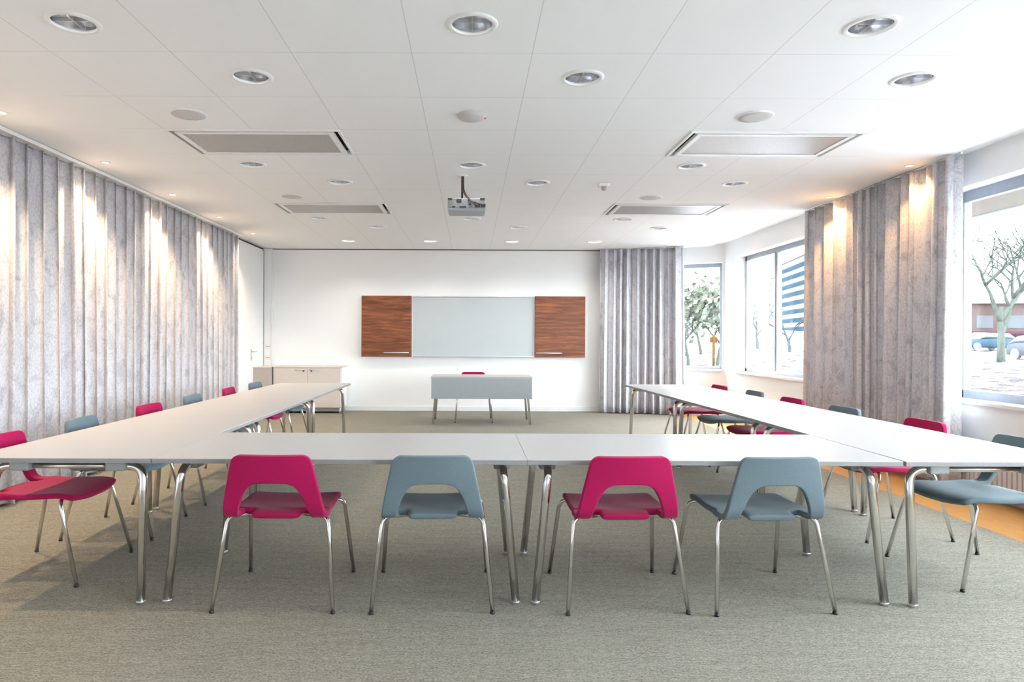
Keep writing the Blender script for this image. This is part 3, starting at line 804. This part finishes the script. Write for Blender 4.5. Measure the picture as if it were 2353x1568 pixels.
def make_disc(name, label, r, cat, m):
    t = thing(name, label, cat)
    bm = bmesh.new(); add_lathe(bm, [(r-0.012, -0.010), (r-0.004, -0.010), (r, -0.004), (r, 0.0)], (0, 0, 0), 40); obj('rim', bm, M['fixture'], t)
    bm = bmesh.new(); add_lathe(bm, [(0, -0.013), (r*0.6, -0.012), (r-0.012, -0.009), (r-0.012, -0.001), (0, -0.001)], (0, 0, 0), 40); obj('grille', bm, m, t)
    return t
gs = 'round ceiling speakers'
s0 = make_disc('ceiling_speaker', 'round ceiling speaker, near left between light and air panel', 0.125, 'speaker', M['speaker']); s0['group'] = gs
s0.location = (-1.989, 4.77, CEIL)
for x, y, lb in ((1.989, 4.77, 'round ceiling speaker, near right above the near air panel'), (-1.989, 7.53, 'round ceiling speaker, far left above the far air panel'), (1.989, 7.53, 'round ceiling speaker, far right above the far air panel')):
    dup(s0, (x, y, CEIL), 0, lb, gs)
t = thing('smoke_detector', 'white round smoke detector with tiny red light on ceiling centre', 'smoke detector', (0, 4.77, CEIL))
bm = bmesh.new(); add_lathe(bm, [(0.100, 0), (0.100, -0.012), (0.085, -0.028), (0.045, -0.040), (0, -0.042)], (0, 0, 0), 40); obj('housing', bm, M['speaker'], t)
bm = bmesh.new(); add_lathe(bm, [(0.013, 0), (0.013, -0.012), (0, -0.015)], (0.088, 0.01, -0.012), 12); obj('indicator', bm, M['redled'], t)['label'] = 'red indicator light'
t = thing('motion_sensor', 'tiny beige motion sensor on the ceiling right of the projector', 'sensor', (1.335, 6.86, CEIL))
bm = bmesh.new(); add_box(bm, (-0.055, -0.04, -0.035), (0.055, 0.04, 0), 0.008); obj('base', bm, M['fixture'], t)
bm = bmesh.new(); add_lathe(bm, [(0.026, 0), (0.026, -0.02), (0.018, -0.035), (0, -0.042)], (0.0, -0.01, -0.035), 16); obj('sensor_head', bm, M['cap'], t)

# projector
t = thing('projector', 'grey ceiling projector hanging from a short dark pole with cables', 'projector', (-0.045, 6.50, CEIL))
bm = bmesh.new(); add_lathe(bm, [(0, -0.012), (0.05, -0.012), (0.055, -0.006), (0.055, 0.0)], (-0.045, 0.05, 0), 24); obj('ceiling_plate', bm, M['fixture'], t)
bm = bmesh.new(); add_tube(bm, [(-0.045, 0.05, -0.01), (-0.045, 0.05, -0.245)], 0.010, 12); obj('pole', bm, M['dark'], t)
bm = bmesh.new()
for ax, ay in ((-0.09, -0.08), (0.13, -0.08), (-0.09, 0.13), (0.13, 0.13)):
    add_tube(bm, [(-0.03, 0.03, -0.235), (ax, ay, -0.262)], 0.008, 8)
add_box(bm, (-0.08, -0.01, -0.25), (0.03, 0.09, -0.232), 0.004)
obj('mount_arms', bm, M['steel'], t)
bz0, bz1 = -0.375, -0.262
bm = bmesh.new(); add_box(bm, (-0.178, -0.16, bz0+0.012), (0.178, 0.15, bz1), 0.012); obj('casing', bm, M['projlight'], t)
bm = bmesh.new(); add_box(bm, (-0.170, -0.150, bz0), (0.170, 0.145, bz0+0.014), 0.006); obj('underside', bm, M['projlight'], t)
bm = bmesh.new(); add_box(bm, (-0.170, -0.164, bz0+0.022), (0.170, -0.158, bz1-0.006), 0.002); bk = obj('rear_panel', bm, M['projgrey'], t)
bm = bmesh.new()
for (x, z, a_, b__) in ((-0.155, -0.270, 0.02, 0.008), (-0.070, -0.284, 0.022, 0.014), (-0.120, -0.345, 0.014, 0.007), (-0.035, -0.346, 0.030, 0.009),
                        (0.10, -0.335, 0.026, 0.012), (0.155, -0.330, 0.022, 0.015), (0.07, -0.300, 0.014, 0.008), (0.148, -0.268, 0.022, 0.007), (0.03, -0.320, 0.012, 0.006)):
    add_box(bm, (x-a_, -0.172, z-b__), (x+a_, -0.163, z+b__), 0.002)
obj('connector', bm, M['dark'], bk)
for i in range(9):
    bm = bmesh.new(); add_box(bm, (-0.165+0.009*i, -0.1655, bz0+0.035), (-0.161+0.009*i, -0.1635, bz1-0.022)); obj('vent_slot', bm, M['bracket'], bk)
bm = bmesh.new(); add_tube(bm, [(0.08, 0.15, -0.32), (0.08, 0.175, -0.32)], 0.035, 24); obj('lens', bm, M['dark'], t)
for (ex, ez, off) in ((0.085, -0.325, 0.0), (0.120, -0.320, 0.008), (0.150, -0.322, -0.006)):
    bm = bmesh.new()
    add_tube(bm, fillet([(-0.040+off, 0.036, -0.01), (-0.038+off, 0.030, -0.15), (0.0+off, -0.10, -0.235), (0.03+off, -0.20, -0.29), (ex, -0.205, ez-0.01), (ex, -0.168, ez)], 0.06, 6), 0.0052, 8)
    obj('cable', bm, M['cable'], t)

# ------------------------------------------------------------------ curtains
def curtain(name, path, length, period, amp, zt, zb, label, seed, group=None, irregular=0.15, per=14):
    rnd = random.Random(seed); bm = bmesh.new(); uvl = bm.loops.layers.uv.new('UVMap')
    # fold phase with variable width
    n = int(length/period)+2; edges = [0.0]
    widths = []
    while edges[-1] < length:
        wdt = period*(1+rnd.uniform(-irregular, irregular)); edges.append(edges[-1]+wdt); widths.append((wdt, 1+rnd.uniform(-irregular, irregular)*1.2, rnd.uniform(-1, 1)))
    NZ = 18; cols = []
    for (e0, (wdt, am, sk)) in zip(edges, widths):
        for k in range(per):
            t = k/per; s = e0 + wdt*t
            if s > length: break
            cols.append((s, t, am, sk, len(cols)))
    grid = []
    ph = rnd.uniform(0, 6)
    for (s, t, am, sk, ci) in cols:
        col = []
        for j in range(NZ+1):
            v = j/NZ; z = zt + (zb-zt)*v
            sw = 0.20*math.sin(s*2.1+ph)*v*period + 0.05*math.sin(s*5.3+2*ph+v*3)*period*v
            a = amp*am*(0.85 + 0.28*v)
            tt = t
            base = math.sin(2*PI*tt); off = a*(base + 0.22*math.sin(4*PI*tt + sk) + 0.10*math.sin(6*PI*tt+sk*3))
            sh = 0.16*period*math.sin(4*PI*tt)*am + sw
            p, nn, tn = path(min(max(s+sh, 0), length))
            q = p + nn*off; col.append(bm.verts.new((q.x, q.y, z)))
        grid.append(col)
    arc = 0; us = [0]
    for a_, b_ in zip(grid, grid[1:]):
        arc += (a_[NZ//2].co-b_[NZ//2].co).length; us.append(arc)
    for i in range(len(grid)-1):
        for j in range(NZ):
            f = bm.faces.new((grid[i][j], grid[i+1][j], grid[i+1][j+1], grid[i][j+1])); f.smooth = True
            for lp, (ii, jj) in zip(f.loops, ((i, j), (i+1, j), (i+1, j+1), (i, j+1))):
                lp[uvl].uv = (us[ii]+seed*3.1, grid[ii][jj].co.z)
    t = thing(name, label, 'curtain', (0, 0, 0), 0, group)
    cx = sum((c[0].co for c in grid), Vector())/len(grid); t.location = (cx.x, cx.y, 0)
    for v in bm.verts: v.co.x -= cx.x; v.co.y -= cx.y
    o = obj('cloth', bm, M['curtain'], t, recalc=False)
    s_ = o.modifiers.new('thickness', 'SOLIDIFY'); s_.thickness = 0.004; s_.offset = 0
    # track
    bm = bmesh.new(); pts = [path(length*k/40) for k in range(41)]
    for (p, nn, tn), (q, n2, t2) in zip(pts, pts[1:]):
        add_tube(bm, [(p.x-cx.x, p.y-cx.y, zt+0.014), (q.x-cx.x, q.y-cx.y, zt+0.014)], 0.012, 4)
    obj('track', bm, M['fixture'], t)
    return t
def straight(a, b_):
    a = Vector((*a, 0)); b_ = Vector((*b_, 0)); d = (b_-a); L = d.length; d.normalize(); n = Vector((-d.y, d.x, 0))
    return (lambda s: (a+d*s, n, d)), L
p, L = straight((-3.560, 2.6), (-3.560, 10.36))
curtain('left_curtain', p, L, 0.192, 0.055, CEIL-0.045, 0.02, 'long pale curtain printed with grey branches along the left wall', 1, irregular=0.12)
p, L = straight((4.085, 5.66), (4.085, 8.22))
curtain('right_curtain', p, L, 0.165, 0.056, CEIL-0.02, 0.10, 'grey printed curtain between the two big windows, lit orange at top', 2, irregular=0.4)
def bez(p0, p1, p2):
    N = 60; P = [Vector(p0)*(1-k/N)**2 + Vector(p1)*2*(k/N)*(1-k/N) + Vector(p2)*(k/N)**2 for k in range(N+1)]
    D = [0]
    for a_, b_ in zip(P, P[1:]): D.append(D[-1]+(b_-a_).length)
    def f(s):
        for i in range(N):
            if s <= D[i+1] or i == N-1:
                t = (s-D[i])/(D[i+1]-D[i]); q = P[i].lerp(P[i+1], min(1, t)); d = (P[i+1]-P[i]).normalized()
                return q, Vector((-d.y, d.x, 0)), d
    return f, D[-1]
p, L = bez((2.24, 11.80, 0), (3.0, 11.84, 0), (3.58, 11.42, 0))
curtain('bay_curtain', p, L, 0.150, 0.060, CEIL-0.02, 0.015, 'pale blue-grey curtain gathered beside the bay window at far wall', 3, irregular=0.35)

# radiator below the near window
t = thing('wall_radiator', 'white ribbed radiator under the near right window', 'radiator', (XR-0.055, 3.9, 0.03))
bm = bmesh.new(); add_box(bm, (-0.03, -1.85, 0.03), (0.045, 1.85, 0.44), 0.004)
obj('radiator_panel', bm, M['radiator'], t)
bm = bmesh.new()
for i in range(75):
    y = -1.83 + i*0.0494; add_box(bm, (-0.045, y-0.017, 0.035), (-0.029, y+0.017, 0.435), 0.004)
obj('ribs', bm, M['radiator'], t)
for y in (-1.6, 1.6):
    boxobj('foot', (-0.02, y-0.03, -0.03), (0.04, y+0.03, 0.052), M['radiator'], t)

# ------------------------------------------------------------------ outside
def gh(x, y):
    r = max(0.0, math.hypot(max(0, x-4.6), max(0, y-12.3)*0.9) if (x > 4.6 or y > 12.3) else 0)
    return -0.30 + 0.62*(r/42.0)**1.25
M['snow'] = mat('pale_frosty_ground', (0.70, 0.68, 0.69, 1), 0.9, noise=(1.6, 0.9, (1, 1, 1)))
_r = [n for n in M['snow'].node_tree.nodes if n.type == 'VALTORGB'][0].color_ramp
_r.elements[0].position = 0.47; _r.elements[0].color = (0.029, 0.025, 0.028, 1); _r.elements[1].position = 0.62; _r.elements[1].color = (0.74, 0.73, 0.74, 1)
M['bark'] = mat('grey_bark', (0.024, 0.026, 0.028, 1), 0.9, noise=(6, 0.3, (1, 1, 0.3)))
M['bark2'] = mat('mossy_bark', (0.036, 0.042, 0.034, 1), 0.9, noise=(5, 0.3, (1, 1, 0.3)))
M['leaf'] = mat('pale_green_needles', (0.085, 0.092, 0.070, 1), 0.9, noise=(4, 0.3))
M['rock'] = mat('grey_rock', (0.03, 0.036, 0.045, 1), 0.9, noise=(3, 0.35))
M['bw'] = mat('pale_facade', (0.12, 0.122, 0.125, 1), 0.8, noise=(0.8, 0.04))
M['bblue'] = mat('blue_window_band', (0.014, 0.030, 0.042, 1), 0.8, noise=(0.8, 0.15))
M['bred'] = mat('salmon_brick', (0.040, 0.027, 0.024, 1), 0.9, noise=(1.5, 0.15))
M['carw'] = mat('silver_car_paint', (0.036, 0.040, 0.044, 1), 0.5, 0.0, noise=(3, 0.03))
M['carg'] = mat('car_glass', (0.008, 0.013, 0.022, 1), 0.3, noise=(3, 0.1))
M['orange'] = mat('orange_paint', (0.045, 0.022, 0.006, 1), 0.6, noise=(3, 0.1))
M['maroon'] = mat('maroon_paint', (0.035, 0.008, 0.012, 1), 0.5, noise=(3, 0.1))
for _k in ('snow', 'bark', 'bark2', 'leaf', 'rock', 'bw', 'bblue', 'bred', 'carw', 'orange', 'maroon'):
    M[_k].node_tree.nodes['Principled BSDF'].inputs['Specular IOR Level'].default_value = 0.0
def ground():
    bm = bmesh.new()
    xs_ = [4.53, 6, 8, 11, 15, 20, 26, 33, 42, 55, 70, 90, 120, 160, 220, 300]
    ys_ = [-60, -30, -15, -8, -3.4, 0, 3, 6, 9, 12.26, 15, 19, 24, 30, 38, 48, 60, 80, 105, 140, 190, 260, 340]
    xall = [-120, -60, -30, -15, -8, -4, 0, 2.5] + xs_
    V = {}
    for i, x in enumerate(xall):
        for j, y in enumerate(ys_): V[i, j] = bm.verts.new((x, y, gh(x, y)))
    for i in range(len(xall)-1):
        for j in range(len(ys_)-1):
            if xall[i] < 4.5 and ys_[j] < 12.2: continue
            bm.faces.new((V[i, j], V[i+1, j], V[i+1, j+1], V[i, j+1]))
    return bm
o = struct('ground', ground(), M['snow'], smooth=True)
def at(xpx, D, z=None):
    x = (xpx-1082.0)*D/F_PX; return x, D, (gh(x, D) if z is None else z)
def tree(name, xpx, D, H, label, seed, lean=0.0, m='bark', levels=4, r0=0.28, cat='tree', fork=0.30, group=None, crown=None, taper=0.52):
    rnd = random.Random(seed); bm = bmesh.new(); x, y, z = at(xpx, D)
    ends = []
    def grow(p, d, ln, r, lv):
        pts = [p]; rs = [r]; q = p.copy(); dd = d.copy()
        for k in range(4):
            dd = (dd + Vector((rnd.uniform(-1, 1), rnd.uniform(-1, 1), rnd.uniform(-0.5, 0.9)))*0.16).normalized()
            q = q + dd*ln/4; pts.append(q.copy()); rs.append(r*(1-0.13*(k+1)))
        add_tube(bm, pts, rs, 8 if lv > 2 else 4)
        if lv <= 1: ends.append(q.copy())
        if lv <= 0: return
        for k in range(3 if lv > 1 else 2):
            a_ = rnd.uniform(0, 2*PI); side = Vector((math.cos(a_), math.sin(a_), rnd.uniform(-0.1, 0.35)))
            nd = (dd*0.75 + side*rnd.uniform(0.55, 0.95)).normalized(); st = pts[rnd.choice((2, 3, 4, 4))]
            grow(st.copy(), nd, ln*rnd.uniform(0.62, 0.85), r*taper, lv-1)
    t = thing(name, label, cat, (x, y, z), 0, group)
    grow(Vector((0, 0, -0.1)), Vector((lean, 0, 1)).normalized(), H*fork, r0, levels)
    obj('trunk', bm, M[m], t)
    if crown:
        bm = bmesh.new()
        for e in ends:
            for k in range(crown):
                c = e + Vector((rnd.gauss(0, 0.45), rnd.gauss(0, 0.45), rnd.gauss(0, 0.35))); s = rnd.uniform(0.07, 0.18)
                n_ = Vector((rnd.gauss(0, 1), rnd.gauss(0, 1), rnd.gauss(0, 1))).normalized(); u = n_.orthogonal().normalized(); v = n_.cross(u)
                bm.faces.new([bm.verts.new(c+u*s), bm.verts.new(c+v*s*0.6), bm.verts.new(c-u*s), bm.verts.new(c-v*s*0.6)])
        o = obj('foliage', bm, M['leaf'], t, recalc=False)
    return t
tree('bare_tree', 2300, 36, 10.5, 'large bare tree with mossy trunk outside the near right window', 11, 0.05, 'bark2', 5, 0.21, fork=0.29, taper=0.64)
tree('bare_tree', 1742, 60, 8.0, 'thin bare tree outside the left pane of the two-pane window', 21, 0, 'bark', 4, 0.16, fork=0.30)
tree('bare_tree', 1815, 52, 6.5, 'thin bare tree outside the right pane of the two-pane window', 25, 0.05, 'bark', 4, 0.14, fork=0.30)
tree('leafy_tree', 1585, 30, 6.8, 'leafy tree at left of the bay window view', 31, -0.05, 'bark2', 4, 0.09, fork=0.22, crown=22, taper=0.6)
tree('leafy_tree', 1648, 34, 8, 'green leafy tree at right of the bay window view', 37, 0.0, 'bark2', 4, 0.10, fork=0.20, crown=26, taper=0.6)
tree('leafy_tree', 1612, 48, 10.5, 'taller leafy tree farther back in the middle of the bay window view', 43, 0.0, 'bark2', 4, 0.12, fork=0.19, crown=26, taper=0.6)
def rock(xpx, D, w_, h_, seed):
    rnd = random.Random(seed); bm = bmesh.new(); bmesh.ops.create_icosphere(bm, subdivisions=2, radius=1)
    for v in bm.verts:
        v.co *= 1+rnd.uniform(-0.16, 0.16); v.co.x *= w_; v.co.y *= w_*0.6; v.co.z *= h_
    x, y, z = at(xpx, D); o = obj('boulder', bm, M['rock'], None, (x, y, z+h_*0.2)); return o
for i, (px, D, w_, h_) in enumerate(((1572, 29, 0.42, 0.16), (1598, 28.4, 0.40, 0.18), (1624, 27.8, 0.42, 0.20), (1652, 27, 0.48, 0.22))):
    tag(rock(px, D, w_, h_, i), ('leftmost', 'second from left', 'second from right', 'rightmost')[i] + ' low grey boulder on the slope outside the bay window', 'rock', 'boulders outside the bay window')
# marker poles
for (px, D, h_, lb) in ((1640, 26, 1.6, 'orange pole standing outside the bay window'), (1851, 40, 2.6, 'orange pole outside the two-pane window, beside the curtain')):
    x, y, z = at(px, D); bm = bmesh.new(); add_tube(bm, [(0, 0, -0.1), (0, 0, h_)], 0.05 if D < 30 else 0.09, 10); add_box(bm, (-0.14, -0.02, h_*0.82), (0.14, 0.02, h_*0.95), 0.01)
    tag(obj('marker_pole', bm, M['orange'], None, (x, y, z)), lb, 'pole', 'orange poles outside')
# buildings
def tower(name, pa, Da, pb, Db, depth, ztop, zb, nb, label, lm='bw', bm_='bblue'):
    x0, y0, _ = at(pa, Da); x1, y1, _ = at(pb, Db)
    d = Vector((x1-x0, y1-y0, 0)); L = d.length; d.normalize(); n = Vector((-d.y, d.x, 0))
    if n.y < 0: n = -n
    t = thing(name, label, 'building', (x0, y0, 0), math.atan2(d.y, d.x))
    boxobj('facade', (0, 0, zb), (L, depth, ztop), M[lm], t)
    step = (ztop-4)/nb
    for k in range(nb):
        z = 3.0 + step*(k+0.25); boxobj('window_band', (L*0.03, -0.12, z), (L*0.97, 0.05, z+step*0.48), M[bm_], t)
    boxobj('roof_slab', (-0.4, -0.4, ztop), (L+0.4, depth+0.4, ztop+0.5), M['bw'], t)
    return t
tower('apartment_tower', 1791, 215, 1905, 165, 18, 24.5, -2, 8, 'blue-banded office tower outside the right pane of the two-pane window')
tower('apartment_tower', 1722, 264, 1772, 252, 16, 24.0, -2, 8, 'pale far apartment block outside the left pane of the two-pane window')
M['bmid'] = mat('pale_grey_glazing', (0.022, 0.024, 0.029, 1), 0.8, noise=(0.8, 0.15))
for c in bpy.data.objects['apartment_tower.001'].children:
    if c.name.startswith('window_band'): c.data.materials[0] = M['bmid']
x, y, z = at(2215, 75); t = thing('brick_house', 'low salmon brick building behind the bare tree', 'building', (x, y, 0), R(-12))
boxobj('facade', (0, 0, z-0.5), (22, 9, 5.3), M['bred'], t); boxobj('roof', (-0.5, -0.5, 5.3), (22.5, 9.5, 5.8), M['bw'], t)
for i in range(7): boxobj('window', (1.2+i*3.0, -0.06, 2.6), (2.8+i*3.0, 0.05, 4.0), M['bmid'], t)
boxobj('awning', (0, -1.2, 2.0), (22, 0.0, 2.25), M['maroon'], t)
# car
x, y, z = at(2414, 37)
t = thing('parked_car', 'silver car parked outside the near right window', 'car', (x, y, z+0.02), R(178))
def loft(bm, secs):
    rings = [[bm.verts.new(p) for p in s] for s in secs]
    for a_, b_ in zip(rings, rings[1:]):
        n = len(a_)
        for k in range(n): bm.faces.new((a_[k], a_[(k+1) % n], b_[(k+1) % n], b_[k])).smooth = True
    bm.faces.new(rings[0]); bm.faces.new(list(reversed(rings[-1])))
def sec(y, w_, z0, z1): # rounded section across x
    return [(-w_*0.94, y, z0), (-w_, y, z0+(z1-z0)*0.45), (-w_*0.88, y, z1*0.97+z0*0.03), (-w_*0.6, y, z1), (w_*0.6, y, z1), (w_*0.88, y, z1*0.97+z0*0.03), (w_, y, z0+(z1-z0)*0.45), (w_*0.94, y, z0)]
bm = bmesh.new(); loft(bm, [sec(2.15, 0.72, 0.30, 0.62), sec(2.0, 0.86, 0.24, 0.74), (sec(1.2, 0.90, 0.22, 0.90)), sec(0, 0.90, 0.22, 0.95), sec(-1.4, 0.90, 0.22, 0.96), sec(-2.1, 0.84, 0.26, 0.88), sec(-2.2, 0.75, 0.34, 0.70)])
obj('body', bm, M['carw'], t)
bm = bmesh.new(); loft(bm, [sec(1.15, 0.80, 0.86, 0.90), sec(0.45, 0.72, 0.88, 1.38), sec(-0.6, 0.70, 0.88, 1.43), sec(-1.5, 0.72, 0.88, 1.32), sec(-2.0, 0.78, 0.86, 0.92)])
obj('greenhouse', bm, M['carg'], t)
bm = bmesh.new(); loft(bm, [sec(0.35, 0.62, 1.375, 1.40), sec(-0.6, 0.64, 1.42, 1.455), sec(-1.4, 0.62, 1.33, 1.36)]); obj('roof', bm, M['carw'], t)
for sx in (-1, 1):
    for wy in (1.35, -1.35):
        bm = bmesh.new(); add_tube(bm, [(sx*0.72, wy, 0.31), (sx*0.91, wy, 0.31)], 0.31, 24); obj('wheel', bm, M['black'], t)
    bm = bmesh.new(); add_box(bm, (sx*0.70-0.14, 2.02, 0.56), (sx*0.70+0.14, 2.14, 0.68), 0.02); obj('headlight', bm, M['carg'], t)
boxobj('grille', (-0.55, 2.10, 0.36), (0.55, 2.17, 0.50), M['carg'], t, 0.01)
boxobj('number_plate', (-0.26, 2.165, 0.40), (0.26, 2.185, 0.50), M['fixture'], t)
x, y, z = at(2262, 52)
t = thing('distant_car', 'small far blue car left of the bare tree', 'car', (x, y, z+0.02), R(95))
bm = bmesh.new(); loft(bm, [sec(2.15, 0.72, 0.30, 0.62), sec(1.2, 0.90, 0.22, 0.90), sec(-1.4, 0.90, 0.22, 0.96), sec(-2.2, 0.75, 0.34, 0.70)]); obj('body', bm, M['bblue'], t)
bm = bmesh.new(); loft(bm, [sec(1.15, 0.80, 0.86, 0.90), sec(0.45, 0.72, 0.88, 1.38), sec(-1.5, 0.72, 0.88, 1.32), sec(-2.0, 0.78, 0.86, 0.92)]); obj('greenhouse', bm, M['carg'], t)
for sx in (-1, 1):
    for wy in (1.35, -1.35):
        bm = bmesh.new(); add_tube(bm, [(sx*0.72, wy, 0.31), (sx*0.91, wy, 0.31)], 0.31, 16); obj('wheel', bm, M['black'], t)
# low red kerb rail close to the near window, and the wooden eave above it
x, y, z = at(2345, 13.0)
bm = bmesh.new(); add_box(bm, (-0.9, -0.06, 0.0), (2.2, 0.06, 0.10), 0.01); tag(obj('kerb_rail', bm, M['maroon'], None, (x+0.5, y, z)), 'low dark red kerb rail outside the near right window', 'rail')
bm = bmesh.new(); add_box(bm, (XR+WT, 4.4, 2.75), (5.9, 8.6, 2.87)); struct('trim_6', bm, M['soffit'])
bm = bmesh.new(); add_box(bm, (5.9, 4.4, 2.735), (5.98, 8.6, 2.95)); struct('trim_7', bm, M['frame'])
